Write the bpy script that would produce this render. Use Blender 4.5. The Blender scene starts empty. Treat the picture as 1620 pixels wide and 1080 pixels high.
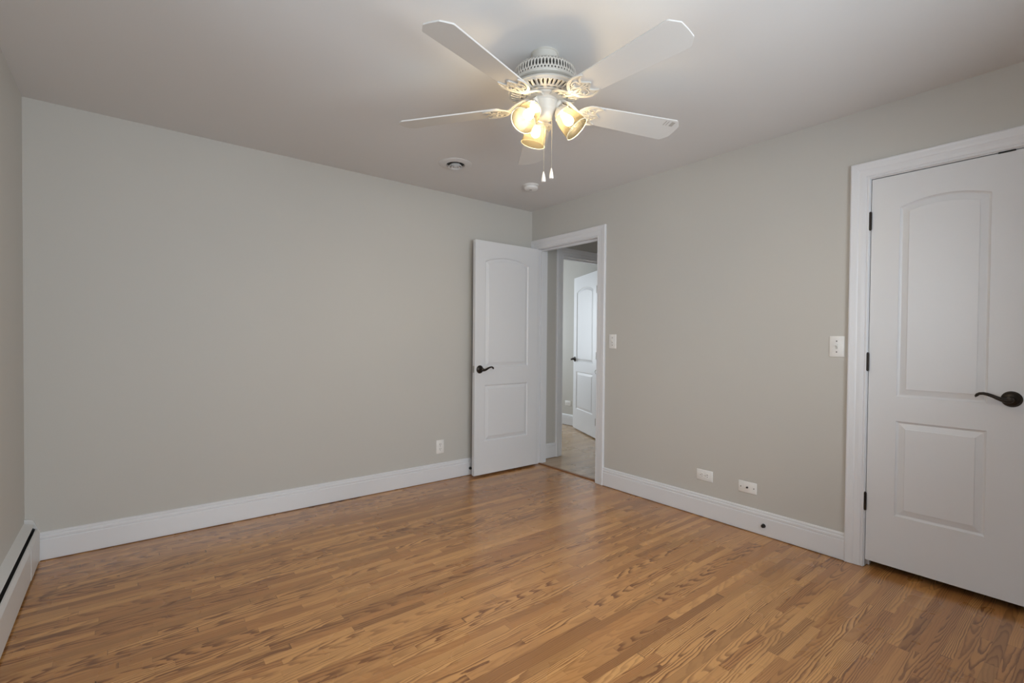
import bpy, bmesh, math, random
from mathutils import Vector, Matrix

R = math.radians
PI = math.pi
random.seed(7)
scene = bpy.context.scene
col = scene.collection

# ------------------------------------------------------------------ camera
FPX, YAW, PITCH, ROLL = 763.807, 0.673745, -0.014863, 0.008284
CAM = Vector((-3.0869, -3.5677, 1.1984))
F = Vector((math.sin(YAW) * math.cos(PITCH), math.cos(YAW) * math.cos(PITCH), math.sin(PITCH)))
Rt = Vector((math.cos(YAW), -math.sin(YAW), 0))
Up = Rt.cross(F)
R2 = Rt * math.cos(ROLL) + Up * math.sin(ROLL)
U2 = Up * math.cos(ROLL) - Rt * math.sin(ROLL)
cd = bpy.data.cameras.new('camera')
cam = bpy.data.objects.new('camera', cd)
col.objects.link(cam)
cam.matrix_world = Matrix(((R2.x, U2.x, -F.x, CAM.x), (R2.y, U2.y, -F.y, CAM.y), (R2.z, U2.z, -F.z, CAM.z), (0, 0, 0, 1)))
cd.sensor_fit = 'HORIZONTAL'
cd.sensor_width = 36
cd.lens = FPX / 1620 * 36
cd.shift_y = 8.763 / 1620
cd.clip_start = 0.05
scene.camera = cam

# ------------------------------------------------------------------ world, daylight, exposure
scene.view_settings.view_transform = 'Standard'
scene.view_settings.look = 'None'
scene.view_settings.gamma = 1
scene.view_settings.exposure = 0.14
try:
    scene.view_settings.use_curve_mapping = False
except Exception:
    pass
w = bpy.data.worlds.new('world')
scene.world = w
w.use_nodes = True
bg = w.node_tree.nodes['Background']
bg.inputs[0].default_value = (0.80, 0.88, 1.0, 1)
bg.inputs[1].default_value = 1.0
scene.cycles.max_bounces = 10
scene.cycles.diffuse_bounces = 7
scene.cycles.glossy_bounces = 4
scene.cycles.transparent_max_bounces = 12
scene.cycles.sample_clamp_indirect = 8
scene.cycles.use_denoising = True
scene.cycles.blur_glossy = 0.5


def area(name, loc, direction, sx, sy, power, color):
    l = bpy.data.lights.new(name, 'AREA')
    l.shape = 'RECTANGLE'
    l.size = sx
    l.size_y = sy
    l.energy = power
    l.color = color
    o = bpy.data.objects.new(name, l)
    col.objects.link(o)
    o.location = loc
    o.rotation_euler = Vector(direction).to_track_quat('-Z', 'Z').to_euler()
    return o


DAY = (0.85, 0.935, 1.0)
area('window_daylight', (-1.95, -4.22, 1.45), (0, 1, 0.02), 2.2, 1.25, 69, DAY)
area('window_daylight', (-3.68, -2.45, 1.45), (1, 0, -0.02), 1.6, 1.25, 16, DAY)
area('window_daylight', (0.75, 3.1, 1.40), (0, -1, -0.05), 1.3, 1.35, 55, DAY)
area('window_daylight', (3.1, -0.64, 1.45), (-1, 0, -0.02), 0.7, 1.1, 5, DAY)  # small light added to lift the hall, behind an invented window


# ------------------------------------------------------------------ materials


def new_mat(name):
    m = bpy.data.materials.new(name)
    m.use_nodes = True
    nt = m.node_tree
    b = nt.nodes['Principled BSDF']
    return m, nt, b


class N:
    """tiny helper for building node maths"""

    def __init__(self, nt):
        self.nt = nt

    def _in(self, sock, v):
        if isinstance(v, (int, float)):
            sock.default_value = v
        elif isinstance(v, tuple):
            sock.default_value = v
        else:
            self.nt.links.new(v, sock)

    def m(self, op, a, b=0.0, c=None):
        n = self.nt.nodes.new('ShaderNodeMath')
        n.operation = op
        self._in(n.inputs[0], a)
        self._in(n.inputs[1], b)
        if c is not None:
            self._in(n.inputs[2], c)
        return n.outputs[0]

    def xyz(self, x, y, z):
        n = self.nt.nodes.new('ShaderNodeCombineXYZ')
        for i, v in enumerate((x, y, z)):
            self._in(n.inputs[i], v)
        return n.outputs[0]

    def white(self, v):
        n = self.nt.nodes.new('ShaderNodeTexWhiteNoise')
        n.noise_dimensions = '3D'
        self._in(n.inputs['Vector'], v)
        return n.outputs['Value'], n.outputs['Color']

    def noise(self, v, scale, detail=2, rough=0.5):
        n = self.nt.nodes.new('ShaderNodeTexNoise')
        self._in(n.inputs['Vector'], v)
        n.inputs['Scale'].default_value = scale
        n.inputs['Detail'].default_value = detail
        n.inputs['Roughness'].default_value = rough
        return n.outputs[0]

    def mix(self, f, a, b):
        n = self.nt.nodes.new('ShaderNodeMix')
        n.data_type = 'RGBA'
        self._in(n.inputs[0], f)
        self._in(n.inputs[6], a)
        self._in(n.inputs[7], b)
        return n.outputs[2]

    def smooth(self, v, a, b, c=0.0, d=1.0):
        n = self.nt.nodes.new('ShaderNodeMapRange')
        n.interpolation_type = 'SMOOTHSTEP'
        self._in(n.inputs[0], v)
        for i, k in enumerate((a, b, c, d)):
            n.inputs[i + 1].default_value = k
        return n.outputs[0]

    def bump(self, h, strength, dist, b):
        n = self.nt.nodes.new('ShaderNodeBump')
        n.inputs['Strength'].default_value = strength
        n.inputs['Distance'].default_value = dist
        self._in(n.inputs['Height'], h)
        self.nt.links.new(n.outputs[0], b.inputs['Normal'])


def paint(name, c, rough=0.6, bump=0.15, scale=180, spec=0.4, var=0.015):
    m, nt, b = new_mat(name)
    n = N(nt)
    tc = nt.nodes.new('ShaderNodeTexCoord').outputs['Object']
    v = n.noise(tc, 1.7, 3)
    lo = tuple(x * (1 - var) for x in c) + (1,)
    hi = tuple(min(1, x * (1 + var)) for x in c) + (1,)
    nt.links.new(n.mix(v, lo, hi), b.inputs['Base Color'])
    b.inputs['Roughness'].default_value = rough
    b.inputs['Specular IOR Level'].default_value = spec
    if bump:
        n.bump(n.noise(tc, scale, 2), bump, 0.001, b)
    return m


def plain(name, c, rough=0.4, metal=0.0, spec=0.5):
    m, nt, b = new_mat(name)
    n = N(nt)
    tc = nt.nodes.new('ShaderNodeTexCoord').outputs['Object']
    v = n.noise(tc, 40, 2)
    nt.links.new(n.mix(v, tuple(x * 0.94 for x in c) + (1,), tuple(min(1, x * 1.06) for x in c) + (1,)), b.inputs['Base Color'])
    b.inputs['Roughness'].default_value = rough
    b.inputs['Metallic'].default_value = metal
    b.inputs['Specular IOR Level'].default_value = spec
    return m


M_WALL = paint('greige_wall_paint', (0.54, 0.525, 0.49), 0.55, 0.2, 220, 0.35)
M_CEIL = paint('ceiling_paint', (0.70, 0.70, 0.70), 0.75, 0.15, 150, 0.25)
M_TRIM = paint('white_trim_paint', (0.73, 0.735, 0.755), 0.32, 0.06, 90, 0.5, 0.008)
M_DOOR = paint('white_door_paint', (0.70, 0.705, 0.72), 0.35, 0.08, 300, 0.5, 0.008)
M_HEAT = paint('heater_enamel', (0.66, 0.655, 0.645), 0.4, 0.1, 400, 0.5, 0.01)
M_PLATE = plain('white_plastic', (0.80, 0.79, 0.77), 0.35)
M_SLOT = plain('dark_slot', (0.05, 0.045, 0.04), 0.6)
M_BLACK = plain('black_rubber', (0.012, 0.012, 0.012), 0.6)
M_BRONZE = plain('oil_rubbed_bronze', (0.035, 0.028, 0.023), 0.38, 0.75)
M_NICKEL = plain('satin_nickel', (0.45, 0.44, 0.42), 0.35, 0.9)
M_FAN = paint('fan_white_enamel', (0.57, 0.55, 0.505), 0.35, 0.05, 200, 0.5, 0.008)
M_BLADE = paint('fan_blade_white', (0.62, 0.61, 0.59), 0.45, 0.05, 120, 0.5, 0.01)
M_FANDK = plain('fan_inner_dark', (0.10, 0.095, 0.09), 0.6)
M_FANLN = plain('fan_bell_lining', (0.22, 0.205, 0.18), 0.6)
M_PRINT = plain('grey_print', (0.38, 0.36, 0.33), 0.6)
M_CHAIN = plain('chain_metal', (0.50, 0.48, 0.42), 0.35, 0.8)
M_KNOB = plain('pull_knob_white', (0.85, 0.84, 0.82), 0.3)


def wood_floor(name, c_lo, c_hi, c_grain, rough, grain_amt=0.95, W=0.0381):
    m, nt, b = new_mat(name)
    n = N(nt)
    tc = nt.nodes.new('ShaderNodeTexCoord').outputs['Object']
    sp = nt.nodes.new('ShaderNodeSeparateXYZ')
    nt.links.new(tc, sp.inputs[0])
    x, y = sp.outputs[0], sp.outputs[1]
    yw = n.m('DIVIDE', y, W)
    row = n.m('FLOOR', yw)
    fy = n.m('FRACT', yw)
    r0, _ = n.white(n.xyz(row, 3.3, 1.7))
    xs = n.m('ADD', x, n.m('MULTIPLY', r0, 17.0))
    xs = n.m('ADD', xs, n.m('MULTIPLY', n.m('SINE', n.m('MULTIPLY', xs, 3.1)), 0.26))
    L = 0.55
    xl = n.m('DIVIDE', xs, L)
    piece = n.m('FLOOR', xl)
    fx = n.m('FRACT', xl)
    r1, cc = n.white(n.xyz(row, piece, 0.5))
    sc = nt.nodes.new('ShaderNodeSeparateColor')
    nt.links.new(cc, sc.inputs[0])
    ra, rb, rc = sc.outputs[0], sc.outputs[1], sc.outputs[2]
    r4, _ = n.white(n.xyz(row, piece, 9.5))
    # growth rings: a board sawn from a log whose heart runs at a slight slant
    yy = n.m('ADD', n.m('MULTIPLY', n.m('SUBTRACT', fy, 0.5), W), n.m('MULTIPLY', n.m('SUBTRACT', ra, 0.5), 0.075))
    seed = n.m('MULTIPLY', r1, 60.0)
    wx = n.noise(n.xyz(n.m('MULTIPLY', x, 3.4), n.m('MULTIPLY', y, 20.0), seed), 1.0, 2, 0.5)
    wf = n.noise(n.xyz(n.m('MULTIPLY', x, 26.0), n.m('MULTIPLY', y, 95.0), seed), 1.0, 2, 0.5)
    slope = n.m('ADD', n.m('MULTIPLY', n.m('SUBTRACT', rb, 0.5), 0.12), 0.012)
    hx = n.m('ADD', n.m('MULTIPLY', x, slope), n.m('MULTIPLY', n.m('SUBTRACT', rc, 0.5), 0.10))
    rad = n.m('SQRT', n.m('ADD', n.m('MULTIPLY', yy, yy), n.m('MULTIPLY', hx, hx)))
    rad = n.m('ADD', rad, n.m('MULTIPLY', n.m('SUBTRACT', wx, 0.5), 0.024))
    rad = n.m('ADD', rad, n.m('MULTIPLY', n.m('SUBTRACT', wf, 0.5), 0.0022))
    ph = n.m('FRACT', n.m('DIVIDE', rad, 0.0062))
    line = n.m('MULTIPLY', n.smooth(ph, 0.30, 0.86), n.smooth(ph, 0.88, 1.0, 1.0, 0.0))
    # pores stretched along the board
    pore = n.noise(n.xyz(n.m('MULTIPLY', x, 14.0), n.m('MULTIPLY', y, 620.0), seed), 1.0, 2, 0.6)
    pore = n.smooth(pore, 0.52, 0.75)
    amt = n.m('MULTIPLY', line, n.smooth(r4, 0.15, 0.85, 0.25, grain_amt))
    amt = n.m('ADD', amt, n.m('MULTIPLY', pore, 0.16))
    base = n.mix(n.smooth(r1, 0.0, 1.0), c_lo + (1,), c_hi + (1,))
    # a slow blotch of colour along each board
    bl = n.noise(n.xyz(n.m('MULTIPLY', x, 2.2), n.m('MULTIPLY', y, 9.0), seed), 1.0, 2)
    base = n.mix(n.smooth(bl, 0.35, 0.75, 0.0, 0.35), base, tuple(v * 0.72 for v in c_lo) + (1,))
    dark_board = n.m('MULTIPLY', n.m('GREATER_THAN', rc, 0.86), 0.5)
    base = n.mix(dark_board, base, tuple(v * 0.6 for v in c_lo) + (1,))
    colr = n.mix(amt, base, c_grain + (1,))
    # seams
    ey = n.m('MULTIPLY', n.m('MINIMUM', fy, n.m('SUBTRACT', 1.0, fy)), W)
    ex = n.m('MULTIPLY', n.m('MINIMUM', fx, n.m('SUBTRACT', 1.0, fx)), L)
    rs, _ = n.white(n.xyz(row, n.m('FLOOR', n.m('MULTIPLY', x, 2.3)), 4.2))
    sy = n.m('MULTIPLY', n.m('LESS_THAN', ey, 0.0007), n.smooth(rs, 0.55, 1.0, 0.12, 0.75))
    sx = n.m('MULTIPLY', n.m('LESS_THAN', ex, 0.0011), n.smooth(rb, 0.3, 1.0, 0.15, 0.85))
    seam = n.m('MAXIMUM', sx, sy)
    colr = n.mix(seam, colr, (0.045, 0.018, 0.008, 1))
    nt.links.new(colr, b.inputs['Base Color'])
    rn = n.noise(tc, 3.0, 3)
    nt.links.new(n.m('ADD', n.m('MULTIPLY', rn, 0.10), rough - 0.05), b.inputs['Roughness'])
    b.inputs['Specular IOR Level'].default_value = 0.5
    b.inputs['Coat Weight'].default_value = 0.35
    b.inputs['Coat Roughness'].default_value = 0.16
    h = n.m('SUBTRACT', n.m('MULTIPLY', n.noise(n.xyz(n.m('MULTIPLY', x, 2.0), n.m('MULTIPLY', y, 22.0), 0.0), 1.0, 2), 0.4), seam)
    n.bump(h, 0.10, 0.0012, b)
    return m


M_FLOOR = wood_floor('oak_strip_floor', (0.455, 0.205, 0.066), (0.65, 0.335, 0.118), (0.19, 0.070, 0.020), 0.28)
M_HALLF = wood_floor('pale_oak_hall_floor', (0.46, 0.30, 0.155), (0.56, 0.40, 0.235), (0.30, 0.175, 0.085), 0.28, 0.6)
M_THRESH = plain('stained_oak_reducer', (0.24, 0.10, 0.035), 0.35)


def shade_mat():
    m, nt, b = new_mat('frosted_amber_glass')
    nt.nodes.remove(b)
    out = nt.nodes['Material Output']
    d = nt.nodes.new('ShaderNodeBsdfDiffuse')
    d.inputs[0].default_value = (0.016, 0.0142, 0.0105, 1)
    t = nt.nodes.new('ShaderNodeBsdfTranslucent')
    t.inputs[0].default_value = (0.044, 0.038, 0.027, 1)
    g = nt.nodes.new('ShaderNodeBsdfGlossy')
    g.inputs[0].default_value = (0.15, 0.14, 0.12, 1)
    g.inputs[1].default_value = 0.45
    m1 = nt.nodes.new('ShaderNodeMixShader')
    m1.inputs[0].default_value = 0.55
    nt.links.new(d.outputs[0], m1.inputs[1])
    nt.links.new(t.outputs[0], m1.inputs[2])
    m2 = nt.nodes.new('ShaderNodeMixShader')
    m2.inputs[0].default_value = 0.04
    nt.links.new(m1.outputs[0], m2.inputs[1])
    nt.links.new(g.outputs[0], m2.inputs[2])
    tr = nt.nodes.new('ShaderNodeBsdfTransparent')
    tr.inputs[0].default_value = (1.0, 0.95, 0.86, 1)
    m3 = nt.nodes.new('ShaderNodeMixShader')
    m3.inputs[0].default_value = 0.31
    nt.links.new(m2.outputs[0], m3.inputs[1])
    nt.links.new(tr.outputs[0], m3.inputs[2])
    nt.links.new(m3.outputs[0], out.inputs[0])
    return m


M_SHADE = shade_mat()


def bulb_mat():
    m, nt, b = new_mat('lit_bulb')
    b.inputs['Base Color'].default_value = (1, 0.95, 0.85, 1)
    b.inputs['Emission Color'].default_value = (1.0, 0.82, 0.53, 1)
    b.inputs['Emission Strength'].default_value = 640.0
    return m


M_BULB = bulb_mat()


def glass_mat():
    m, nt, b = new_mat('window_glass')
    nt.nodes.remove(b)
    out = nt.nodes['Material Output']
    t = nt.nodes.new('ShaderNodeBsdfTransparent')
    g = nt.nodes.new('ShaderNodeBsdfGlossy')
    g.inputs[1].default_value = 0.02
    f = nt.nodes.new('ShaderNodeFresnel')
    f.inputs[0].default_value = 1.3
    m1 = nt.nodes.new('ShaderNodeMixShader')
    nt.links.new(f.outputs[0], m1.inputs[0])
    nt.links.new(t.outputs[0], m1.inputs[1])
    nt.links.new(g.outputs[0], m1.inputs[2])
    nt.links.new(m1.outputs[0], out.inputs[0])
    return m


M_GLASS = glass_mat()

# ------------------------------------------------------------------ mesh helpers


class MB:
    def __init__(self):
        self.v = []
        self.f = []

    def add(self, vs, fs):
        o = len(self.v)
        self.v += [tuple(p) for p in vs]
        self.f += [tuple(i + o for i in q) for q in fs]
        return self

    def box(self, a, b):
        (x0, y0, z0), (x1, y1, z1) = a, b
        x0, x1 = min(x0, x1), max(x0, x1)
        y0, y1 = min(y0, y1), max(y0, y1)
        z0, z1 = min(z0, z1), max(z0, z1)
        vs = [(x0, y0, z0), (x1, y0, z0), (x1, y1, z0), (x0, y1, z0), (x0, y0, z1), (x1, y0, z1), (x1, y1, z1), (x0, y1, z1)]
        return self.add(vs, [(3, 2, 1, 0), (4, 5, 6, 7), (0, 1, 5, 4), (1, 2, 6, 5), (2, 3, 7, 6), (3, 0, 4, 7)])

    def lathe(self, prof, seg=48, mat=None, cap0=True, cap1=True):
        """prof: list of (r, z) revolved about local z; mat: matrix applied after"""
        vs, fs = [], []
        for r, z in prof:
            for k in range(seg):
                a = 2 * PI * k / seg
                vs.append(Vector((r * math.cos(a), r * math.sin(a), z)))
        for i in range(len(prof) - 1):
            for k in range(seg):
                k2 = (k + 1) % seg
                fs.append((i * seg + k, i * seg + k2, (i + 1) * seg + k2, (i + 1) * seg + k))
        if cap0 and prof[0][0] > 1e-5:
            fs.append(tuple(reversed(range(seg))))
        if cap1 and prof[-1][0] > 1e-5:
            fs.append(tuple(range((len(prof) - 1) * seg, len(prof) * seg)))
        if mat:
            vs = [mat @ p for p in vs]
        return self.add(vs, fs)

    def tube(self, pts, rad, seg=10, flat=1.0):
        """round bar through pts; rad number or list"""
        pts = [Vector(p) for p in pts]
        n = len(pts)
        rr = rad if isinstance(rad, (list, tuple)) else [rad] * n
        vs, fs = [], []
        prev = None
        for i, p in enumerate(pts):
            t = (pts[min(i + 1, n - 1)] - pts[max(i - 1, 0)]).normalized()
            if prev is None:
                u = t.cross(Vector((0, 0, 1)))
                if u.length < 1e-3:
                    u = t.cross(Vector((1, 0, 0)))
            else:
                u = prev - t * prev.dot(t)
            u.normalize()
            prev = u
            w_ = t.cross(u)
            for k in range(seg):
                a = 2 * PI * k / seg
                vs.append(p + u * math.cos(a) * rr[i] + w_ * math.sin(a) * rr[i] * flat)
        for i in range(n - 1):
            for k in range(seg):
                k2 = (k + 1) % seg
                fs.append((i * seg + k, i * seg + k2, (i + 1) * seg + k2, (i + 1) * seg + k))
        fs.append(tuple(reversed(range(seg))))
        fs.append(tuple(range((n - 1) * seg, n * seg)))
        return self.add(vs, fs)

    def prism(self, poly, axis_fn, h0, h1):
        """poly 2D, axis_fn(u, v, h) -> 3D"""
        n = len(poly)
        vs = [axis_fn(u, v, h0) for u, v in poly] + [axis_fn(u, v, h1) for u, v in poly]
        fs = [tuple(reversed(range(n))), tuple(range(n, 2 * n))]
        for i in range(n):
            j = (i + 1) % n
            fs.append((i, j, n + j, n + i))
        return self.add(vs, fs)

    def build(self, name, mat, parent=None, smooth=None, bevel=0.0, loc=None, rot=None, recalc=True):
        me = bpy.data.meshes.new(name)
        me.from_pydata(self.v, [], self.f)
        bm = bmesh.new()
        bm.from_mesh(me)
        bmesh.ops.remove_doubles(bm, verts=bm.verts, dist=1e-6)
        if recalc:
            bmesh.ops.recalc_face_normals(bm, faces=bm.faces)
        if bevel:
            es = [e for e in bm.edges if len(e.link_faces) == 2 and e.calc_face_angle(0) > 0.6]
            bmesh.ops.bevel(bm, geom=es, offset=bevel, segments=2, affect='EDGES', profile=0.5)
        if smooth is not None:
            for f in bm.faces:
                f.smooth = True
            for e in bm.edges:
                if len(e.link_faces) == 2 and e.calc_face_angle(0) > smooth:
                    e.smooth = False
        bm.to_mesh(me)
        bm.free()
        me.materials.append(mat)
        o = bpy.data.objects.new(name, me)
        col.objects.link(o)
        if parent:
            o.parent = parent
        if loc is not None:
            o.location = loc
        if rot is not None:
            o.rotation_euler = rot
        return o


def tag(o, label=None, cat=None, group=None, kind=None):
    if label:
        o['label'] = label
    if cat:
        o['category'] = cat
    if group:
        o['group'] = group
    if kind:
        o['kind'] = kind
    return o


def empty(name, loc, rz=0.0):
    o = bpy.data.objects.new(name, None)
    o.empty_display_size = 0.1
    col.objects.link(o)
    o.location = loc
    o.rotation_euler = (0, 0, rz)
    return o


def copy_tree(o, parent=None):
    c = o.copy()
    col.objects.link(c)
    c.parent = parent
    for ch in [q for q in bpy.data.objects if q.parent == o]:
        copy_tree(ch, c)
    return c


# ------------------------------------------------------------------ room shell
H = 2.44
XL = -3.509         # left wall face
YF = -4.05          # wall behind the camera
T = 0.12            # wall thickness
# doorway in right wall
DW0, DW1, DWT = -0.842, -0.090, 2.063    # jamb faces (y), head
CL0, CL1, CLT = -3.345, -2.742, 2.064    # closet
J = 0.018

m = MB().box((XL - 0.15, YF - 0.15, -0.12), (0.03, 0.10, 0.0))
tag(m.build('floor', M_FLOOR), 'glossy golden oak strip floor of the bedroom', 'floor', kind='structure')
m = MB().box((0.06, -1.45, -0.12), (3.1, 3.2, 0.0))
tag(m.build('floor_hall', M_HALLF), 'pale oak floor of the hallway seen through the open doorway', 'floor', kind='structure')
m = MB().prism([(0.026, -0.02), (0.027, 0.006), (0.030, 0.009), (0.050, 0.010), (0.064, 0.003), (0.066, -0.02)], lambda u, v, h: (u, h, v), DW0 - 0.01, DW1 + 0.01)
tag(m.build('trim_1', M_THRESH), 'dark stained wooden strip across the floor of the open doorway', 'threshold', kind='structure')
# floor under the closet, seen in the gap below the closet door
m = MB().box((0.03, -3.9, -0.12), (0.8, -1.6, 0.0))
tag(m.build('floor_closet', M_FLOOR), 'oak floor inside the closet below the closed door', 'floor', kind='structure')

m = MB().box((XL - 0.15, YF - 0.15, H), (3.1, 3.2, H + 0.12))
tag(m.build('ceiling', M_CEIL), 'matte off-white ceiling', 'ceiling', kind='structure')

m = MB().box((XL - 0.15, 0, 0), (0, 0.12, H))
tag(m.build('wall_back', M_WALL), 'long greige wall behind the open door', 'wall', kind='structure')

# right wall with doorway and closet openings
m = MB()
ys = [(YF, CL0 - J), (CL1 + J, DW0 - J), (DW1 + J, 0.12)]
for a, b in ys:
    m.box((0, a, 0), (T, b, H))
m.box((0, CL0 - J, CLT + J), (T, CL1 + J, H))
m.box((0, DW0 - J, DWT + J), (T, DW1 + J, H))
tag(m.build('wall_right', M_WALL), 'greige wall with the doorway and the closet door', 'wall', kind='structure')


def wall_with_window(name, along, fixed0, fixed1, a0, a1, w0, w1, z0, z1, label):
    m = MB()

    def bx(p, q, za, zb):
        if along == 'x':
            m.box((p, fixed0, za), (q, fixed1, zb))
        else:
            m.box((fixed0, p, za), (fixed1, q, zb))
    bx(a0, w0, 0, H)
    bx(w1, a1, 0, H)
    bx(w0, w1, 0, z0)
    bx(w0, w1, z1, H)
    return tag(m.build(name, M_WALL), label, 'wall', kind='structure')


wall_with_window('wall_left', 'y', XL - 0.12, XL, YF - 0.12, 0.0, -3.25, -1.65, 0.83, 2.07, 'greige wall above the baseboard heater')
wall_with_window('wall_front', 'x', YF - 0.12, YF, XL, T, -3.05, -0.85, 0.83, 2.07, 'greige wall behind the camera with a window')


def window(name, along, face, sgn, w0, w1, z0, z1, label, vis=True):
    """a double sash window filling an opening; face = wall face coord, sgn = outward direction"""
    root = empty(name, ((w0 + w1) / 2, face, z0) if along == 'x' else (face, (w0 + w1) / 2, z0))
    tag(root, label, 'window', kind='structure')
    hw = (w1 - w0) / 2
    hh = z1 - z0

    def P(u, d, z):
        return (u, d * sgn, z) if along == 'x' else (d * sgn, u, z)

    def bx(mm, u0, u1, d0, d1, za, zb):
        mm.box(P(u0, d0, za), P(u1, d1, zb))
    m = MB()
    bx(m, -hw, -hw + .03, .0, .118, 0, hh)
    bx(m, hw - .03, hw, .0, .118, 0, hh)
    bx(m, -hw, hw, .0, .118, hh - .03, hh)
    bx(m, -hw, hw, .0, .118, 0, .03)
    m.build('window_frame', M_TRIM, root)
    m = MB()
    for (za, zb, d) in ((.03, hh / 2 + .02, .045), (hh / 2 - .02, hh - .03, .075)):
        for (ua, ub) in ((-hw + .03, 0.0), (0.0, hw - .03)):
            bx(m, ua, ua + .035, d, d + .028, za, zb)
            bx(m, ub - .035, ub, d, d + .028, za, zb)
            bx(m, ua, ub, d, d + .028, za, za + .04)
            bx(m, ua, ub, d, d + .028, zb - .04, zb)
    m.build('sash', M_TRIM, root)
    m = MB()
    bx(m, -hw + .03, hw - .03, .060, .063, .03, hh - .03)
    m.build('pane', M_GLASS, root)
    m = MB()
    bx(m, -hw - .10, -hw, -.018, 0, -.10, hh + .10)
    bx(m, hw, hw + .10, -.018, 0, -.10, hh + .10)
    bx(m, -hw, hw, -.018, 0, hh, hh + .10)
    bx(m, -hw - .12, hw + .12, -.05, 0.0, -.025, 0.0)
    bx(m, -hw, hw, -.018, 0, -.10, -.025)
    m.build('window_casing', M_TRIM, root, bevel=.002)
    return root


window('window_1', 'x', YF, -1, -3.05, -0.85, 0.83, 2.07, 'white double sash window behind the camera')
window('window_2', 'y', XL, -1, -3.25, -1.65, 0.83, 2.07, 'white double sash window above the heater, beside the camera')

# closet shell
m = MB()
m.box((T, -3.9, 0), (0.80, -3.78, H))
m.box((T, -1.72, 0), (0.80, -1.60, H))
m.box((0.80, -3.9, 0), (0.92, -1.6, H))
tag(m.build('wall_closet', M_WALL), 'inside walls of the closet behind the closed door', 'wall', kind='structure')

# hall and far room
HY = 0.02           # face of hall wall
FR = 1.80           # face of far room wall
HD0, HD1, HDT = 0.445, 1.33, 2.063       # doorway in hall wall (x)
m = MB()
m.box((T, HY, 0), (HD0 - J, HY + T, H))
m.box((HD1 + J, HY, 0), (3.0, HY + T, H))
m.box((HD0 - J, HY, HDT + J), (HD1 + J, HY + T, H))
tag(m.build('wall_hall_left', M_WALL), 'hallway wall seen through the doorway, with another doorway in it', 'wall', kind='structure')
m = MB().box((T, -1.42, 0), (3.0, -1.30, H))
tag(m.build('wall_hall_right', M_WALL), 'far side wall of the hallway', 'wall', kind='structure')
wall_with_window('wall_hall_end', 'y', 3.0, 3.12, -1.42, 0.14, -1.0, -0.28, 0.9, 2.0, 'end wall of the hallway')
m = MB().box((FR, HY + T, 0), (FR + T, 3.0, H))
tag(m.build('wall_far_room', M_WALL), 'greige wall of the far room behind its half-open white door', 'wall', kind='structure')
m = MB().box((-0.12, HY + T, 0), (0.0, 3.0, H))
tag(m.build('wall_far_room_left', M_WALL), 'left wall of the far room', 'wall', kind='structure')
wall_with_window('wall_far_room_back', 'x', 3.0, 3.12, -0.12, FR + T, 0.10, 1.40, 0.72, 2.08, 'outer wall of the far room with a window')
window('window_3', 'x', 3.0, 1, 0.10, 1.40, 0.72, 2.08, 'white sash window of the far room')
window('added_window_4', 'y', 3.0, 1, -1.0, -0.28, 0.9, 2.0, 'unseen white sash window added at the end of the hallway to light it')  # invented window, out of view, added for the hall's extra light

# ------------------------------------------------------------------ trims
CAS = [(0.0, 0.0), (0.0, .009), (.003, .0115), (.008, .0115), (.010, .0095), (.013, .0095), (.0155, .0125), (.030, .0145), (.046, .0145), (.050, .0165), (.058, .018),
       (.074, .019), (.080, .0205), (.085, .0195), (.088, .016), (.088, 0.0)]


def casing(name, fn, a0, a1, top, label, left=True, right=True, wl=.088, wr=.088):
    """fn(u along, t out of the wall, z)"""
    m = MB()
    rv = 0.004
    n = len(CAS)
    vs = []
    for (u, t) in CAS:
        ul = u * wl / .088
        ur = u * wr / .088
        vs += [fn(a0 - rv - ul, t, 0.002), fn(a0 - rv - ul, t, top + rv + u), fn(a1 + rv + ur, t, top + rv + u), fn(a1 + rv + ur, t, 0.002)]
    fs = []
    for i in range(n - 1):
        for k in range(3):
            fs.append((i * 4 + k, i * 4 + k + 1, (i + 1) * 4 + k + 1, (i + 1) * 4 + k))
    fs.append(tuple(i * 4 for i in range(n)))
    fs.append(tuple(i * 4 + 3 for i in range(n)))
    m.add(vs, fs)
    return tag(m.build(name, M_TRIM), label, 'door frame', kind='structure')


def jamb(fn, a0, a1, top, d0, d1, stop_at, parent):
    m = MB()

    def bx(u0, u1, t0, t1, z0, z1):
        p, q = fn(u0, t0, z0), fn(u1, t1, z1)
        m.box(p, q)
    bx(a0 - J, a0, d0, d1, 0.002, top + J)
    bx(a1, a1 + J, d0, d1, 0.002, top + J)
    bx(a0, a1, d0, d1, top, top + J)
    s = stop_at
    bx(a0, a0 + .011, s, s + .035, 0.002, top - .011)
    bx(a1 - .011, a1, s, s + .035, 0.002, top - .011)
    bx(a0, a1, s, s + .035, top - .011, top)
    return m.build('jamb', M_TRIM, parent, bevel=.0008)


fR = lambda u, t, z: (-t, u, z)
c1 = casing('trim_2', fR, DW0, DW1, DWT, 'white moulded casing around the open doorway in the corner', wl=.088, wr=.084)
jamb(lambda u, t, z: (t, u, z), DW0, DW1, DWT, 0.0, T, .040, c1)
# strike plate with curved lip on the right jamb
mm = MB().box((0.006, DW0 - .0005, .905), (0.036, DW0 + .002, .965))
mm.tube([(0.008, DW0 + .002, .915), (-0.002, DW0 + .006, .920), (-0.006, DW0 + .013, .935), (-0.002, DW0 + .006, .950), (0.008, DW0 + .002, .955)], .0026)
tag(mm.build('strike_plate', M_NICKEL, c1), 'grey metal strike plate')
c2 = casing('trim_3', fR, CL0, CL1, CLT, 'white moulded casing around the closed closet door', wl=.085, wr=.085)
jamb(lambda u, t, z: (t, u, z), CL0, CL1, CLT, 0.0, T, .042, c2)
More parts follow.
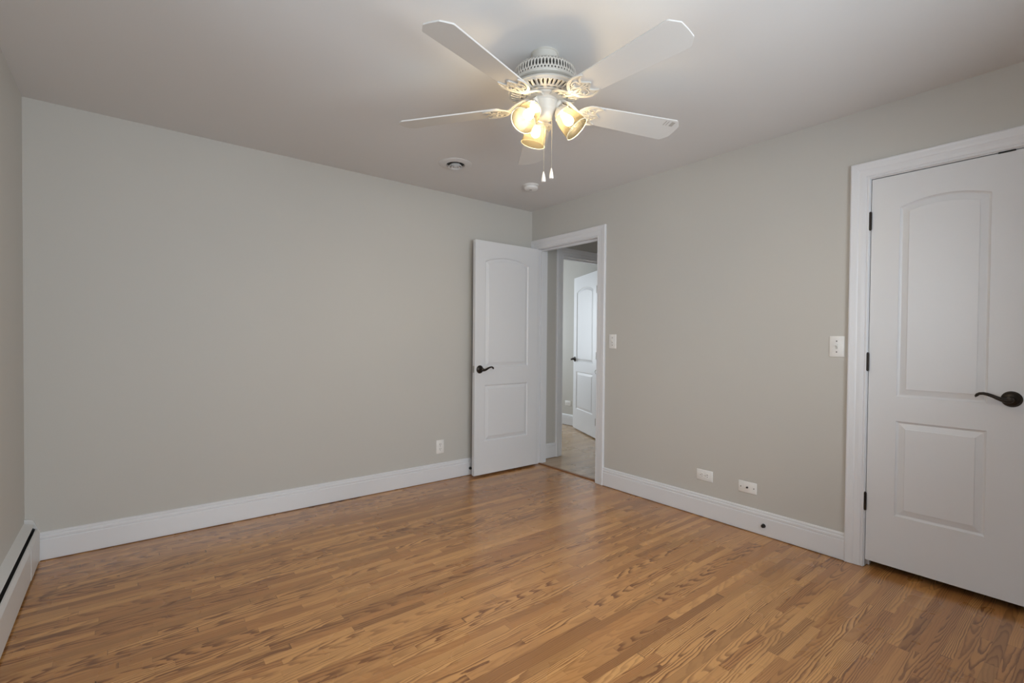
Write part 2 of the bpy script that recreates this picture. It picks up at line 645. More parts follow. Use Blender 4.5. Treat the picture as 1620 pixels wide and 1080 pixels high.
# the far side of the bedroom doorway
casing('trim_4', lambda u, t, z: (T + t, u, z), DW0, DW1, DWT, 'white casing on the hallway side of the open doorway', wr=.1)
c4 = casing('trim_5', lambda u, t, z: (u, HY - t, z), HD0, HD1, HDT, 'white casing of the second doorway across the hallway')
jamb(lambda u, t, z: (u, HY + t, z), HD0, HD1, HDT, 0.0, T, .05, c4)
casing('trim_6', lambda u, t, z: (u, HY + T + t, z), HD0, HD1, HDT, 'white casing on the far room side of the second doorway')

BASE = [(.0, .004), (.0152, .004), (.0165, .014), (.0165, .108), (.0158, .111), (.0125, .1125), (.0120, .1155), (.0145, .1175), (.0150, .1260), (.0140, .1310),
        (.0100, .1340), (.0095, .1365), (.0110, .1385), (.0105, .1450), (.0070, .1500), (.0, .1510)]


def baseboard(name, fn, a0, a1, label):
    m = MB().prism(BASE, lambda u, v, h: fn(h, u, v), a0, a1)
    return tag(m.build(name, M_TRIM), label, 'baseboard', kind='structure')


baseboard('baseboard_back', lambda a, t, z: (a, -t, z), XL + .05, -0.0165, 'white moulded baseboard along the long back wall')
baseboard('baseboard_right', lambda a, t, z: (-t, a, z), CL1 + .089, DW0 - .088, 'white moulded baseboard between doorway and closet')
baseboard('baseboard_right_end', lambda a, t, z: (-t, a, z), YF, CL0 - .089, 'white baseboard beyond the closet door')
baseboard('baseboard_front', lambda a, t, z: (a, YF + t, z), XL, 0, 'white baseboard below the window behind the camera')
baseboard('baseboard_hall', lambda a, t, z: (a, HY - t, z), T, HD0 - .092, 'short white baseboard on the hallway wall')
baseboard('baseboard_far_room', lambda a, t, z: (FR - t, a, z), HY + T + .02, 3.0, 'white baseboard on the wall of the far room')

# ------------------------------------------------------------------ doors


def arch_loop(x0, x1, z0, z1, rise, d, n=18):
    """outline of a panel inset by d; z1 = height at crown, sides at z1 - rise"""
    X0, X1, Z0 = x0 + d, x1 - d, z0 + d
    if rise <= 0:
        return [(X0, Z0), (X1, Z0), (X1, z1 - d), (X0, z1 - d)]
    half = (x1 - x0) / 2
    Rr = (half * half + rise * rise) / (2 * rise)
    cx, cz = (x0 + x1) / 2, z1 - Rr
    r = Rr - d
    pts = [(X0, Z0), (X1, Z0)]
    for k in range(n + 1):
        xx = X1 + (X0 - X1) * k / n
        pts.append((xx, cz + math.sqrt(r * r - (xx - cx) ** 2)))
    return pts


PROF = [(0, 0), (.0025, .0028), (.0065, .0052), (.0095, .0066), (.0125, .0066), (.0145, .0060), (.034, .0024), (.0365, .0020), (.0375, .0006), (.040, .0)]


def door_slab(w, h, th, panels, name, parent):
    """slab in local coords: x 0..w, y 0..th, z 0..h; moulded panels on both faces"""
    bm = bmesh.new()
    for side in (0, 1):
        y0 = 0.0 if side == 0 else th
        s = 1 if side == 0 else -1
        outer = [bm.verts.new((x, y0, z)) for x, z in ((0, 0), (w, 0), (w, h), (0, h))]
        edges = [bm.edges.new((outer[i], outer[(i + 1) % 4])) for i in range(4)]
        loops = []
        for p in panels:
            prev = None
            for (d, dep) in [(a_, b_ * 1.35) for a_, b_ in PROF]:
                lp = [bm.verts.new((x, y0 + s * dep, z)) for x, z in arch_loop(*p, d)]
                n = len(lp)
                if prev is None:
                    edges += [bm.edges.new((lp[i], lp[(i + 1) % n])) for i in range(n)]
                else:
                    for i in range(n):
                        bm.faces.new((prev[i], prev[(i + 1) % n], lp[(i + 1) % n], lp[i]))
                prev = lp
            bm.faces.new(prev)
        bmesh.ops.triangle_fill(bm, edges=edges, use_beauty=True)
        if side == 0:
            o0 = outer
        else:
            for i in range(4):
                j = (i + 1) % 4
                bm.faces.new((o0[i], o0[j], outer[j], outer[i]))
    bmesh.ops.recalc_face_normals(bm, faces=bm.faces)
    es = [e for e in bm.edges if len(e.link_faces) == 2 and e.calc_face_angle(0) > 1.3 and all(
        (v.co.x < 1e-5 or v.co.x > w - 1e-5 or v.co.z < 1e-5 or v.co.z > h - 1e-5) for v in e.verts)]
    bmesh.ops.bevel(bm, geom=es, offset=.0015, segments=2, affect='EDGES')
    me = bpy.data.meshes.new(name)
    bm.to_mesh(me)
    bm.free()
    me.materials.append(M_DOOR)
    o = bpy.data.objects.new(name, me)
    col.objects.link(o)
    o.parent = parent
    return o


def lever(parent, x, z, face_y, s, dirx, mat=None):
    """lever handle set; s = -1: sticks out towards -y; dirx = which way the lever points"""
    mat = mat or M_BRONZE
    root_name = 'door_handle'
    m = MB()
    rot = Matrix.Translation((x, face_y, z)) @ Matrix.Rotation(R(90) * (1 if s < 0 else -1), 4, 'X')
    m.lathe([(.0345, 0), (.0355, .002), (.0345, .0045), (.031, .006), (.029, .0058), (.026, .0085), (.018, .0115), (.0135, .013), (.0115, .020), (.011, .040), (.0125, .044),
             (.0135, .050), (.012, .056), (.0065, .0595), (.0, .060)], 40, rot)
    hnd = m.build(root_name, mat, parent, smooth=.5)
    m = MB()
    k = dirx
    yy = face_y + s * .050
    pts = [(0, 0), (.012, -.0005), (.025, .002), (.040, .0085), (.056, .0165), (.072, .0225), (.086, .0250), (.098, .0235), (.106, .0185), (.1085, .0130), (.106, .0095)]
    rads = [.0135, .0130, .0118, .0105, .0096, .0090, .0085, .0081, .0080, .0086, .0094]
    m.tube([(x + k * u, yy + s * .004 * math.sin(u * 29), z + v - .004) for u, v in pts], rads, 12, 0.8)
    m.build('lever', mat, hnd, smooth=.7)
    return hnd


# panel layouts (x from hinge edge, local)
def panels_for(w, margin, h):
    return [(margin, w - margin, .885, 1.885, .045), (margin, w - margin, .275, .763, 0)]


# door_1: bedroom door, open 90 degrees against the back wall; local +x runs from hinge to free edge
D1W = .719
d1 = tag(empty('door_1', (-.027, -.094, .018), R(180 - 0.4)), 'open white two-panel arched door in the corner, leaning back toward the long wall', 'door', kind='structure')
# local frame: x -> world -x, y -> world -y.  slab occupies local y 0..-.035 turned to face the room
s1 = door_slab(D1W, 2.041, .035, [(.121, .613, .940, 1.913, .048), (.121, .613, .290, .783, 0)], 'door_panel', d1)
lever(d1, D1W - .052, .922, .035, 1, -1)
lever(d1, D1W - .052, .922, .0, -1, -1)
m = MB().box((D1W - .0008, .005, .895), (D1W + .0012, .030, .952))
m.lathe([(.0085, 0), (.0085, .0015), (.0075, .007), (.004, .010), (0, .0105)], 20, Matrix.Translation((D1W, .0175, .923)) @ Matrix.Rotation(R(90), 4, 'Y'))
tag(m.build('latch', M_NICKEL, d1, bevel=.0003), 'satin metal latch plate')
for z in (.20, 1.00, 1.80):
    m = MB().lathe([(.0035, -.047), (.0062, -.044), (.0062, .044), (.0035, .047)], 14, Matrix.Translation((-.004, -.004, z)))
    m.box((-.003, -.001, z - .044), (.0, .030, z + .044))
    tag(m.build('hinge', M_NICKEL, d1), 'painted metal hinge')

# door_2: closet door, closed.  local x runs from hinge (y = CL1) towards the camera (-y world)
D2W = CL1 - CL0 - .006
D2Z = .040
d2 = tag(empty('door_2', (.0385, CL1 - .0022, D2Z), R(-90)), 'closed white two-panel arched closet door at the right edge', 'door', kind='structure')
# local y+ -> world +x ; face to the room is local y = 0 shifted by the slab's own offset
s2 = door_slab(D2W, 2.020, .035, [(.121, D2W - .140, .884, 1.886, .034), (.121, D2W - .140, .267, .758, 0)], 'door_panel', d2)
s2.location = (0, -.0365, 0)
lever(d2, D2W - .062, .912, -.0365, -1, -1)
lever(d2, D2W - .062, .912, -.0015, 1, -1)
for zc in (.354, 1.098, 1.842):
    m = MB().lathe([(.0, -.050), (.0035, -.0495), (.0048, -.046), (.0066, -.0455), (.0066, .0455), (.0048, .046), (.0035, .0495), (0, .050)], 16, Matrix.Translation((-.002, -.0435, zc - D2Z)))
    m.box((-.0035, -.040, zc - D2Z - .045), (.001, -.012, zc - D2Z + .045))
    hg = tag(m.build('hinge', M_BRONZE, d2, smooth=.5), 'dark bronze hinge')
    for k in (-1, 1):
        MB().lathe([(.0069, -.001), (.0069, .001)], 16, Matrix.Translation((-.002, -.0435, zc - D2Z + k * .0153))).build('knuckle_ring', M_BLACK, hg)
m = MB().box((.474, -.0405, 2.0175), (.530, -.010, 2.0245))
tag(m.build('ball_catch', M_BLACK, d2, bevel=.001), 'thin black catch plate on top of the door')

# door_3: door of the far room, half open
ang = math.atan2(.64, .31)
fx_, fy_ = 1.715, 1.045
D3W = .80
hx_, hy_ = fx_ - D3W * math.cos(ang), fy_ - D3W * math.sin(ang)
d3 = tag(empty('door_3', (hx_, hy_, .015), ang), 'half-open white panelled door in the far room beyond the hallway', 'door', kind='structure')
s3 = door_slab(D3W, 2.025, .035, [(.115, D3W - .115, .900, 1.870, .050), (.115, D3W - .115, .270, .770, 0)], 'door_panel', d3)
lever(d3, D3W - .060, .930, .035, 1, -1)
lever(d3, D3W - .060, .930, .0, -1, -1)
for z in (.20, 1.00, 1.80):
    MB().lathe([(.006, -.044), (.006, .044)], 12, Matrix.Translation((-.003, .040, z))).build('hinge', M_NICKEL, d3)

# ------------------------------------------------------------------ wall plates


def plate_root(name, loc, rz, label, cat, group=None, roll=0.0):
    o = empty(name, loc, 0)
    o.rotation_euler = Matrix.Rotation(rz, 4, 'Z').to_euler() if not roll else (Matrix.Rotation(rz, 4, 'Z') @ Matrix.Rotation(roll, 4, 'Y')).to_euler()
    return tag(o, label, cat, group)


def plate_body(root, w=.072, h=.115):
    m = MB()
    n = 5
    # pillowed plate: stacked outlines, local x across, z up, -y out of the wall
    lv = [(0, 0.0), (0.0, -.0025), (.0012, -.0042), (.0035, -.0055)]
    vs, fs = [], []
    for ins, y in lv:
        a, b = w / 2 - ins, h / 2 - ins
        vs += [(-a, y, -b), (a, y, -b), (a, y, b), (-a, y, b)]
    for i in range(len(lv) - 1):
        for k in range(4):
            fs.append((i * 4 + k, i * 4 + (k + 1) % 4, (i + 1) * 4 + (k + 1) % 4, (i + 1) * 4 + k))
    fs.append((3, 2, 1, 0))
    e = (len(lv) - 1) * 4
    fs.append((e, e + 1, e + 2, e + 3))
    m.add(vs, fs)
    return m.build('cover_plate', M_PLATE, root, smooth=.9)


OUTY = Matrix.Rotation(R(90), 4, 'X')   # local z -> -y


def screw(root, x, z, dark=False):
    m = MB().lathe([(.0034, 0), (.0032, .0008), (.0, .0011)], 14, Matrix.Translation((x, -.0054, z)) @ OUTY)
    s = m.build('screw', M_SLOT if dark else M_CHAIN, root)
    return s


def make_outlet(root):
    plate_body(root)
    for sz in (.0195, -.0195):
        m = MB()
        poly = []
        for k in range(24):
            a = 2 * PI * k / 24
            poly.append((max(-.0165, min(.0165, .0172 * math.cos(a) * 1.05)), max(-.0135, min(.0135, .0172 * math.sin(a)))))
        m.prism(poly, lambda u, v, h_: (u, h_, v + sz), -.0050, -.0072)
        f = m.build('receptacle', M_PLATE, root)
        for (dx, hh) in ((-.0065, .0045), (.0065, .0036)):
            MB().box((dx - .0013, -.0076, sz + .002 - hh + .002), (dx + .0013, -.0071, sz + .002 + hh + .002)).build('slot', M_SLOT, f)
        MB().lathe([(.0026, 0), (.0026, .0004)], 12, Matrix.Translation((0, -.0071, sz - .0075)) @ OUTY).build('ground_hole', M_SLOT, f)
    screw(root, 0, 0)


def make_switch(root):
    plate_body(root)
    MB().box((-.0055, -.0062, -.0125), (.0055, -.005, .0125)).build('toggle_slot', plain('slot_grey', (.52, .51, .49), .5), root)
    m = MB()
    m.add([(-.0045, -.005, -.004), (.0045, -.005, -.004), (.0045, -.005, .006), (-.0045, -.005, .006),
           (-.0038, -.016, .006), (.0038, -.016, .006), (.0038, -.015, .012), (-.0038, -.015, .012)],
          [(0, 1, 2, 3), (4, 5, 6, 7), (0, 1, 5, 4), (1, 2, 6, 5), (2, 3, 7, 6), (3, 0, 4, 7)])
    m.build('toggle', M_PLATE, root, bevel=.0006)
    screw(root, 0, .030, True)
    screw(root, 0, -.030, True)


# on the right wall (facing -x): local x -> world -y, so rz = -90
o = plate_root('light_switch', (0, -1.012, 1.192), R(-90), 'white toggle switch plate just right of the open doorway', 'light switch')
make_switch(o)
o2 = copy_tree(o)
o2.location = (0, -2.597, 1.176)
o2['label'] = 'white toggle switch plate just left of the closet door casing'
o = plate_root('wall_outlet', (0, -1.825, .284), R(-90), 'white sideways power outlet low on the wall, left of the cable plate', 'outlet', roll=R(90))
make_outlet(o)
ob = copy_tree(o)
ob.rotation_euler = (0, 0, 0)
ob.location = (-1.012, 0, .287)
ob['label'] = 'white upright power outlet low on the long wall beside the open door'
oc = copy_tree(o)
oc.rotation_euler = (Matrix.Rotation(R(-90), 4, 'Z') @ Matrix.Rotation(R(90), 4, 'Y')).to_euler()
oc.location = (FR, 1.266, .307)
oc['label'] = 'tiny white outlet on the far room wall beyond the hallway'
o = plate_root('cable_plate', (0, -2.117, .273), R(-90), 'white sideways cable jack plate with one dark center socket, low on the wall', 'wall plate', roll=R(90))
plate_body(o)
m = MB().lathe([(.0062, 0), (.0062, .002), (.0045, .002), (.0045, .009), (.0035, .0095), (.0015, .0095)], 18, Matrix.Translation((0, -.0055, 0)) @ OUTY)
tag(m.build('coax_jack', M_BRONZE, o, smooth=.6), 'dark round cable socket')
screw(o, 0, .041, True)
screw(o, 0, -.041, True)

# door bumpers on the baseboards


def bumper(loc, rz, label):
    r = tag(empty('door_stop', loc, rz), label, 'door stop')
    MB().lathe([(.0125, 0), (.0125, .002), (.011, .004), (.006, .005)], 24, OUTY).build('flange', M_BRONZE, r, smooth=.6)
    MB().lathe([(.0085, .003), (.0105, .006), (.0105, .014), (.008, .017), (0, .0175)], 24, OUTY).build('rubber_tip', M_BLACK, r, smooth=.6)
    return r


bumper((-.0165, -2.226, .064), R(-90), 'small round black door stop on the baseboard below the cable plate')
bumper((-.716, -.0165, .062), 0, 'small black door stop on the baseboard behind the open door')

# ------------------------------------------------------------------ baseboard heater on the left wall
ht = tag(empty('baseboard_heater', (XL, 0, 0)), 'long low white baseboard heater with a dark slot, along the left wall', 'heater')
Y1 = YF + .10
prof_top = [(.0, .2180), (.0365, .2060), (.0385, .2020), (.0365, .2000), (.034, .2035), (.0, .2150)]
fH = lambda u, v, h: (u, h, v)
MB().prism(prof_top, fH, -.032, Y1).build('top_cover', M_HEAT, ht)
MB().prism([(.0, .0), (.0, .215), (.004, .215), (.004, .0)], fH, -.002, Y1).build('back_panel', M_HEAT, ht)
front = [(.0435, .1790), (.0480, .1780), (.0570, .1560), (.0570, .0150), (.0545, .0150), (.0545, .1550), (.0460, .1755), (.0435, .1760)]
MB().prism(front, fH, -.30, Y1).build('front_panel', M_HEAT, ht)
cover = [(.0445, .1815), (.0500, .1805), (.0585, .1590), (.0585, .0120), (.0565, .0120), (.0565, .1580), (.0485, .1785), (.0445, .1790)]
MB().prism(cover, fH, -.030, -.305).build('joint_cover', M_HEAT, ht)
cap = [(.0, .0), (.0, .2350), (.027, .2290), (.034, .2240), (.0590, .1600), (.0590, .0), ]
MB().prism(cap, fH, 0, -.018).build('end_cap', M_HEAT, ht, bevel=.001)
MB().prism([(.004, .06), (.004, .150), (.046, .150), (.046, .06)], fH, -.03, Y1).build('heating_fins', M_BLACK, ht)
MB().prism([(.004, .150), (.004, .205), (.010, .205), (.042, .178), (.042, .150)], fH, -.019, -.032).build('damper', M_BLACK, ht)

# ------------------------------------------------------------------ ceiling vent and smoke detector
v = tag(empty('ceiling_vent', (-1.263, -.625, H)), 'round white ceiling air vent with dark gaps between its rings', 'air vent')
MB().lathe([(.117, 0), (.118, -.003), (.112, -.006), (.075, -.010), (.066, -.009), (.062, -.002), (.062, 0)], 56, None, False, False).build('flange', M_CEIL, v, smooth=.7)
MB().lathe([(.061, -.0005), (.061, -.001), (0, -.001)], 40).build('duct_opening', M_BLACK, v)
MB().lathe([(.034, -.004), (.050, -.020), (.052, -.025), (.048, -.025), (.034, -.008), (.034, -.004)], 48, None, False, False).build('ring', M_CEIL, v, smooth=.7)
MB().lathe([(.018, -.004), (.030, -.020), (.031, -.026), (.028, -.026), (.018, -.008), (.018, -.004)], 48, None, False, False).build('ring', M_CEIL, v, smooth=.7)
MB().lathe([(.004, 0), (.004, -.012), (.013, -.022), (.014, -.026), (0, -.0275)], 32).build('center_disc', M_CEIL, v, smooth=.7)
m = MB()
for k in range(3):
    a = 2 * PI * k / 3 + .4
    m.tube([(.004 * math.cos(a), .004 * math.sin(a), -.012), (.057 * math.cos(a), .057 * math.sin(a), -.012)], .002, 6)
m.build('spokes', M_CEIL, v)

sd = tag(empty('smoke_detector', (-.545, -.612, H)), 'small round white smoke detector near the corner of the ceiling', 'smoke detector')
MB().lathe([(.062, 0), (.062, -.006), (.056, -.008), (.056, -.011)], 48).build('mounting_base', M_PLATE, sd, smooth=.6)
MB().lathe([(.050, -.009), (.050, -.013)], 40).build('gap', M_SLOT, sd)
MB().lathe([(.054, -.012), (.056, -.016), (.054, -.030), (.047, -.036), (.030, -.040), (0, -.0405)], 48).build('cover', M_PLATE, sd, smooth=.6)
MB().lathe([(.012, -.040), (.011, -.0425), (0, -.043)], 24, Matrix.Translation((-.012, -.008, 0))).build('test_button', plain('button_grey', (.45, .44, .42), .5), sd, smooth=.6)

# ------------------------------------------------------------------ ceiling fan
FC = Vector((-1.660, -1.993, H))
ZB = -.222      # blade plane below the ceiling
fan = tag(empty('ceiling_fan', FC), 'white five-blade ceiling fan with three lit amber glass shades', 'ceiling fan')

MB().lathe([(.060, 0), (.060, -.003), (.055, -.006), (.055, -.072), (.058, -.0745)], 56).build('canopy', M_FAN, fan, smooth=.6)
for a in (R(160), R(325)):
    m = MB().lathe([(.0055, 0), (.0055, .004), (0, .0045)], 10, Matrix.Translation((.055 * math.cos(a), .055 * math.sin(a), -.052)) @ Matrix.Rotation(a, 4, 'Z') @ Matrix.Rotation(R(90), 4, 'Y'))
    m.build('canopy_screw', M_BLACK, fan)


def pierced_band(m, pr, ncell, rows, phase=0.0, sub=4):
    """surface of revolution through profile points pr [(r,z)...] (piecewise linear), with diamond holes.
    rows: list of (t0, t1, hole_w, hole_h, offset) in 0..1 of the profile length"""
    seglen = [math.dist(pr[i], pr[i + 1]) for i in range(len(pr) - 1)]
    tot = sum(seglen)

    def at(t):
        s = t * tot
        for i, l in enumerate(seglen):
            if s <= l or i == len(seglen) - 1:
                k = min(1, s / l)
                return pr[i][0] + (pr[i + 1][0] - pr[i][0]) * k, pr[i][1] + (pr[i + 1][1] - pr[i][1]) * k
            s -= l

    def P(u, t):
        r, z = at(t)
        a = phase + 2 * PI * u / ncell
        return (r * math.cos(a), r * math.sin(a), z)
    for (t0, t1, hw, hh, off) in rows:
        for c in range(ncell):
            u0 = c + off
            cu, ct = u0 + .5, (t0 + t1) / 2
            if hw <= 0:
                m.add([P(u0, t0), P(u0 + 1, t0), P(u0 + 1, t1), P(u0, t1)], [(0, 1, 2, 3)])
                continue
            out = [(u0, t0), (cu, t0), (u0 + 1, t0), (u0 + 1, ct), (u0 + 1, t1), (cu, t1), (u0, t1), (u0, ct)]
            dt = (t1 - t0) / 2 * hh
            w2 = .5 * hw
            inn = [(cu - w2 * .6, ct - dt * .72), (cu, ct - dt), (cu + w2 * .6, ct - dt * .72), (cu + w2, ct), (cu + w2 * .6, ct + dt * .72), (cu, ct + dt), (cu - w2 * .6, ct + dt * .72), (cu - w2, ct)]
            vs = [P(*q) for q in out] + [P(*q) for q in inn]
            m.add(vs, [(i, (i + 1) % 8, 8 + (i + 1) % 8, 8 + i) for i in range(8)])


# upper motor housing with pierced grille
m = MB()
pr = [(.124, -.075), (.133, -.084), (.138, -.134)]
pierced_band(m, pr, 60, [(0, .06, 0, 0, 0), (.06, .26, .52, .78, .5), (.26, .76, .62, .92, 0), (.76, .94, .52, .78, .5), (.94, 1.0, 0, 0, 0)])
grille = m.build('motor_grille', M_FAN, fan, smooth=.8)
md = grille.modifiers.new('thick', 'SOLIDIFY')
md.thickness = .003
md.offset = 0
MB().lathe([(.056, -.074), (.060, -.0745), (.100, -.0725), (.118, -.0735), (.1245, -.075), (.122, -.077), (.110, -.076), (.056, -.0765)], 72, None, False, False).build('housing_top', M_FAN, fan, smooth=.6)
MB().lathe([(.100, -.084), (.112, -.096), (.120, -.104), (.122, -.142), (.05, -.145)], 56).build('motor', M_FANDK, fan)
MB().lathe([(.137, -.130), (.1405, -.132), (.1415, -.136), (.139, -.140), (.132, -.143), (.120, -.145), (.117, -.149), (.121, -.153), (.140, -.157), (.154, -.161), (.158, -.165)], 72, None, False, False).build('housing_rim', M_FAN, fan, smooth=.6)
# lower bell with radial slots
m = MB()
pr = [(.158, -.165), (.1585, -.170), (.154, -.175), (.112, -.184), (.080, -.188)]
pierced_band(m, pr, 44, [(0, .08, 0, 0, 0), (.08, .22, 0, 0, 0), (.22, .66, .46, .94, 0), (.66, .72, 0, 0, 0)])
pierced_band(m, pr, 22, [(.72, .84, .70, .75, 0), (.84, 1.0, 0, 0, 0)])
bell = m.build('slotted_bell', M_FAN, fan, smooth=.8)
md = bell.modifiers.new('thick', 'SOLIDIFY')
md.thickness = .0025
md.offset = 0
MB().lathe([(.145, -.163), (.144, -.168), (.078, -.180), (0, -.180)], 56).build('bell_lining', M_FANLN, fan)
# flywheel that carries the blade brackets, and the switch housing below
MB().lathe([(.080, -.184), (.082, -.190), (.080, -.197), (.070, -.199), (.062, -.203), (.058, -.210)], 56).build('flywheel', M_FAN, fan, smooth=.6)
MB().lathe([(.054, -.204), (.0565, -.208), (.0565, -.214), (.053, -.220), (.0525, -.240), (.049, -.250), (.042, -.258), (.038, -.268), (.035, -.276), (.028, -.284), (.012, -.289), (0, -.290)], 56).build('light_kit_housing', M_FAN, fan, smooth=.6)

# blades and brackets (local +x is radial)
BR0, BR1 = .185, .688


def blade_mesh():
    w0, w1, ch, th = .060, .074, .036, .003
    pts = []
    # rounded root
    for k in range(7):
        a = R(90) + PI * k / 6
        pts.append((BR0 + .022 + .022 * math.cos(a), math.sin(a) * (w0 - .004)))
    # lower edge out to the tip (y negative)
    tip = [(BR1 - ch, -w1), (BR1 - ch * .80, -w1 + .004), (BR1 - .010, -w1 + ch * .72), (BR1 - .002, -w1 + ch * 1.0), (BR1, 0), (BR1 - .002, w1 - ch * 1.0), (BR1 - .010, w1 - ch * .72), (BR1 - ch * .80, w1 - .004), (BR1 - ch, w1)]
    pts += tip
    m = MB()
    m.prism(pts, lambda u, v_, h: (u, v_, h), -th, th)
    return m


def ribbon(m, pts, wd, z0, z1):
    """flat strip of width wd following 2D pts, thick from z0 to z1"""
    n = len(pts)
    ws = wd if isinstance(wd, (list, tuple)) else [wd] * n
    L_, R_ = [], []
    for i, p in enumerate(pts):
        a = pts[max(i - 1, 0)]
        b = pts[min(i + 1, n - 1)]
        t = Vector((b[0] - a[0], b[1] - a[1])).normalized()
        nx, ny = -t.y, t.x
        L_.append((p[0] + nx * ws[i] / 2, p[1] + ny * ws[i] / 2))
        R_.append((p[0] - nx * ws[i] / 2, p[1] - ny * ws[i] / 2))
    vs = []
    for i in range(n):
        vs += [(*L_[i], z0), (*R_[i], z0), (*R_[i], z1), (*L_[i], z1)]
    fs = [(0, 1, 2, 3), (4 * n - 1, 4 * n - 2, 4 * n - 3, 4 * n - 4)]
    for i in range(n - 1):
        o_ = i * 4
        for k in range(4):
            k2 = (k + 1) % 4
            fs.append((o_ + k, o_ + 4 + k, o_ + 4 + k2, o_ + k2))
    m.add(vs, fs)


def arc2(cx, cy, rx, ry, a0, a1, n=14):
    return [(cx + rx * math.cos(R(a0 + (a1 - a0) * k / n)), cy + ry * math.sin(R(a0 + (a1 - a0) * k / n))) for k in range(n + 1)]


def bracket_plate():
    """the ornate crescent that clamps under the blade root; lies in the blade plane"""
    m = MB()
    z0, z1 = -.0085, -.0032
    cx = .232
    # outer crescent: from one horn back round the root to the other horn
    outer = arc2(cx, 0, .066, .060, 55, 305, 34)
    ws = [.002 + .012 * math.sin(PI * k / 34) ** .7 for k in range(35)]
    ribbon(m, outer, ws, z0, z1)
    # scalloped front edge: horn - dip - cusp - dip - horn
    for s in (1, -1):
        ribbon(m, [(.268, s * .050), (.258, s * .0475), (.246, s * .041), (.238, s * .032), (.236, s * .022)], [.002, .006, .009, .009, .006], z0, z1)
        ribbon(m, [(.236, s * .024), (.244, s * .018), (.250, s * .011), (.258, s * .005), (.266, 0)], [.006, .008, .009, .009, .008], z0, z1)
        ribbon(m, arc2(.212, s * .028, .017, .015, -40 * s, 230 * s, 14), .005, z0, z1)
        ribbon(m, [(.172, s * .012), (.186, s * .020), (.200, s * .012), (.216, s * .006), (.238, s * .010), (.246, s * .014)], .006, z0, z1)
    ribbon(m, [(.166, 0), (.190, 0), (.222, 0), (.264, 0)], [.014, .010, .007, .005], z0, z1)
    for (sx, sy) in ((.216, 0), (.206, .030), (.206, -.030)):
        m.lathe([(.005, z0 + .002), (.005, z0 - .001), (.003, z0 - .002), (0, z0 - .0024)], 12, Matrix.Translation((sx, sy, 0)))
    return m


def bracket_arm():
    """from the flywheel out and down to the crescent"""
    m = MB()
    for s in (1, -1):
        m.tube([(.064, s * .022, .024), (.086, s * .027, .022), (.110, s * .026, .016), (.134, s * .020, .006), (.154, s * .013, -.002), (.180, s * .009, -.006)], [.0085, .0090, .0085, .0078, .0070, .0062], 8, .6)
    m.tube([(.064, 0, .024), (.095, 0, .020), (.125, 0, .008), (.150, 0, -.002), (.185, 0, -.006)], [.005, .0055, .005, .0045, .005], 8, .6)
    m.tube([(.108, -.026, .016), (.108, 0, .018), (.108, .026, .016)], .0045, 8)
    m.box((.058, -.030, .018), (.082, .030, .030))
    return m


PITCHB = R(12)
blade_proto = iron_proto = None
PH = 197.93
for k in range(5):
    # real blades sit a little off true: small swing and droop of each bracket
    a = R(PH + 72 * k + (-2.4, .6, 0, .6, 0)[k])
    rot = (Matrix.Rotation(a, 4, 'Z') @ Matrix.Rotation(R((.25, .2, 0, 0, .7)[k]), 4, 'Y') @ Matrix.Rotation(-PITCHB, 4, 'X')).to_euler()
    if k == 0:
        blade_proto = blade_mesh().build('blade', M_BLADE, fan, bevel=.0012, loc=(0, 0, ZB), rot=rot)
        mb = bracket_plate()
        arm = bracket_arm()
        iron_proto = mb.build('blade_bracket', M_FAN, fan, smooth=.9, loc=(0, 0, ZB), rot=rot)
        arm_o = arm.build('bracket_arm', M_FAN, iron_proto, smooth=.7)
        # the arm stays level: cancel the blade pitch
        arm_o.rotation_euler = (PITCHB * .55, 0, 0)
        b_, i_ = blade_proto, iron_proto
    else:
        b_ = blade_proto.copy()
        col.objects.link(b_)
        b_.parent = fan
        b_.rotation_euler = rot
        i_ = iron_proto.copy()
        col.objects.link(i_)
        i_.parent = fan
        i_.rotation_euler = rot
        a2 = arm_o.copy()
        col.objects.link(a2)
        a2.parent = i_
    if k == 2:
        m = MB()
        for q, (x0, yy) in enumerate(((.598, -.046), (.612, -.046), (.630, -.046))):
            ww = (.004, .004, .020)[q]
            m.box((x0, yy - .016, -.0037), (x0 + ww, yy + .014, -.0034))
        m.box((.634, yy - .012, -.0039), (.646, yy + .008, -.0036))
        tag(m.build('printed_mark', M_PRINT, b_), 'small grey printed mark near the tip')

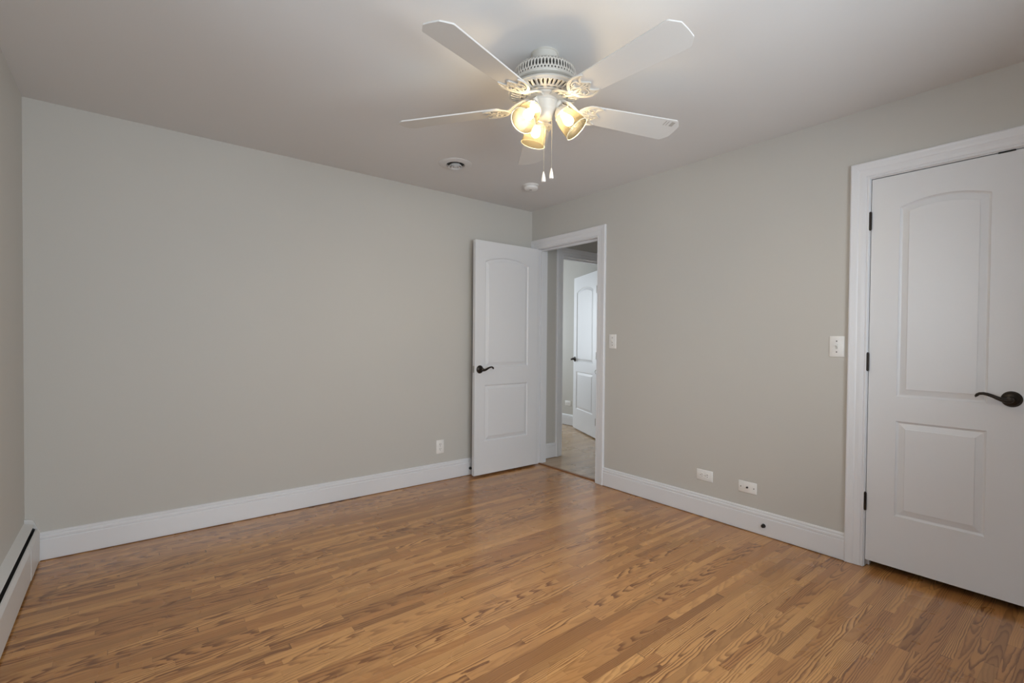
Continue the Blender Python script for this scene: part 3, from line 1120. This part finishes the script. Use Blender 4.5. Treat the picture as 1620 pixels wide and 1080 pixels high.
# light kit: three shades
SH = [(.0255, .0), (.0285, .004), (.0310, .010), (.0370, .022), (.0430, .038), (.0475, .056), (.0505, .074), (.0525, .092), (.0550, .108), (.0560, .112)]
for k in range(3):
    a = R(69.4 + 120 * k)
    tilt = R(42)
    base = Vector((.066 * math.cos(a), .066 * math.sin(a), -.250))
    mat = Matrix.Translation(base) @ Matrix.Rotation(a, 4, 'Z') @ Matrix.Rotation(R(180) - tilt, 4, 'Y')
    # local +z now points outward and down
    loc, q, _ = mat.decompose()
    holder = MB()
    holder.tube([(-.030, 0, -.030), (-.014, 0, -.030), (-.002, 0, -.020), (0, 0, -.004)], [.011, .011, .012, .014], 14)
    holder.lathe([(.012, -.012), (.020, -.008), (.0285, .000), (.0315, .008), (.0350, .016), (.0370, .018)], 32, None, True, False)
    for j in range(3):
        aa = 2 * PI * j / 3 + .5
        holder.lathe([(.0028, 0), (.0028, .006), (0, .0065)], 8, Matrix.Rotation(aa, 4, 'Z') @ Matrix.Translation((.030, 0, .007)) @ Matrix.Rotation(R(90), 4, 'Y'))
    ho = holder.build('lamp_holder', M_FAN, fan, smooth=.6, loc=loc, rot=q.to_euler())
    m = MB()
    m.lathe(SH, 48, None, False, False)
    s = m.build('lamp_shade', M_SHADE, fan, smooth=.8, loc=loc, rot=q.to_euler())
    md = s.modifiers.new('thick', 'SOLIDIFY')
    md.thickness = .0025
    md.offset = -1
    MB().lathe([(.0565, .1105), (.0575, .1118), (.0565, .1135), (.0540, .1135), (.0535, .1118), (.0545, .1105), (.0565, .1105)], 48, None, False, False).build('shade_rim', plain('pale_glass_rim', (.80, .76, .62), .3), s, smooth=1.2)
    bb = MB().lathe([(.009, .016), (.011, .024), (.014, .034), (.0185, .046), (.0205, .058), (.0190, .069), (.0130, .077), (.006, .0805), (0, .081)], 28).build('bulb', M_BULB, fan, smooth=1.2, loc=loc, rot=q.to_euler())

# pull chains
for (dx, dy, zl) in ((.004, .006, -.505), (.032, -.014, -.490)):
    p = MB()
    z = -.287 if dx < .02 else -.276
    top = z
    nb = 0
    m = MB().tube([(dx, dy, top), (dx, dy, zl)], .0011, 6)
    while z > zl and nb < 70:
        m.lathe([(0, -.0016), (.0016, 0), (0, .0016)], 6, Matrix.Translation((dx, dy, z)))
        z -= .0042
        nb += 1
    ch = m.build('pull_chain', M_CHAIN, fan)
    MB().lathe([(.0018, .002), (.0030, -.002), (.0062, -.014), (.0090, -.030), (.0095, -.040), (.0088, -.043), (0, -.044)], 20, Matrix.Translation((dx, dy, zl))).build('pull_knob', M_KNOB, ch, smooth=.8)
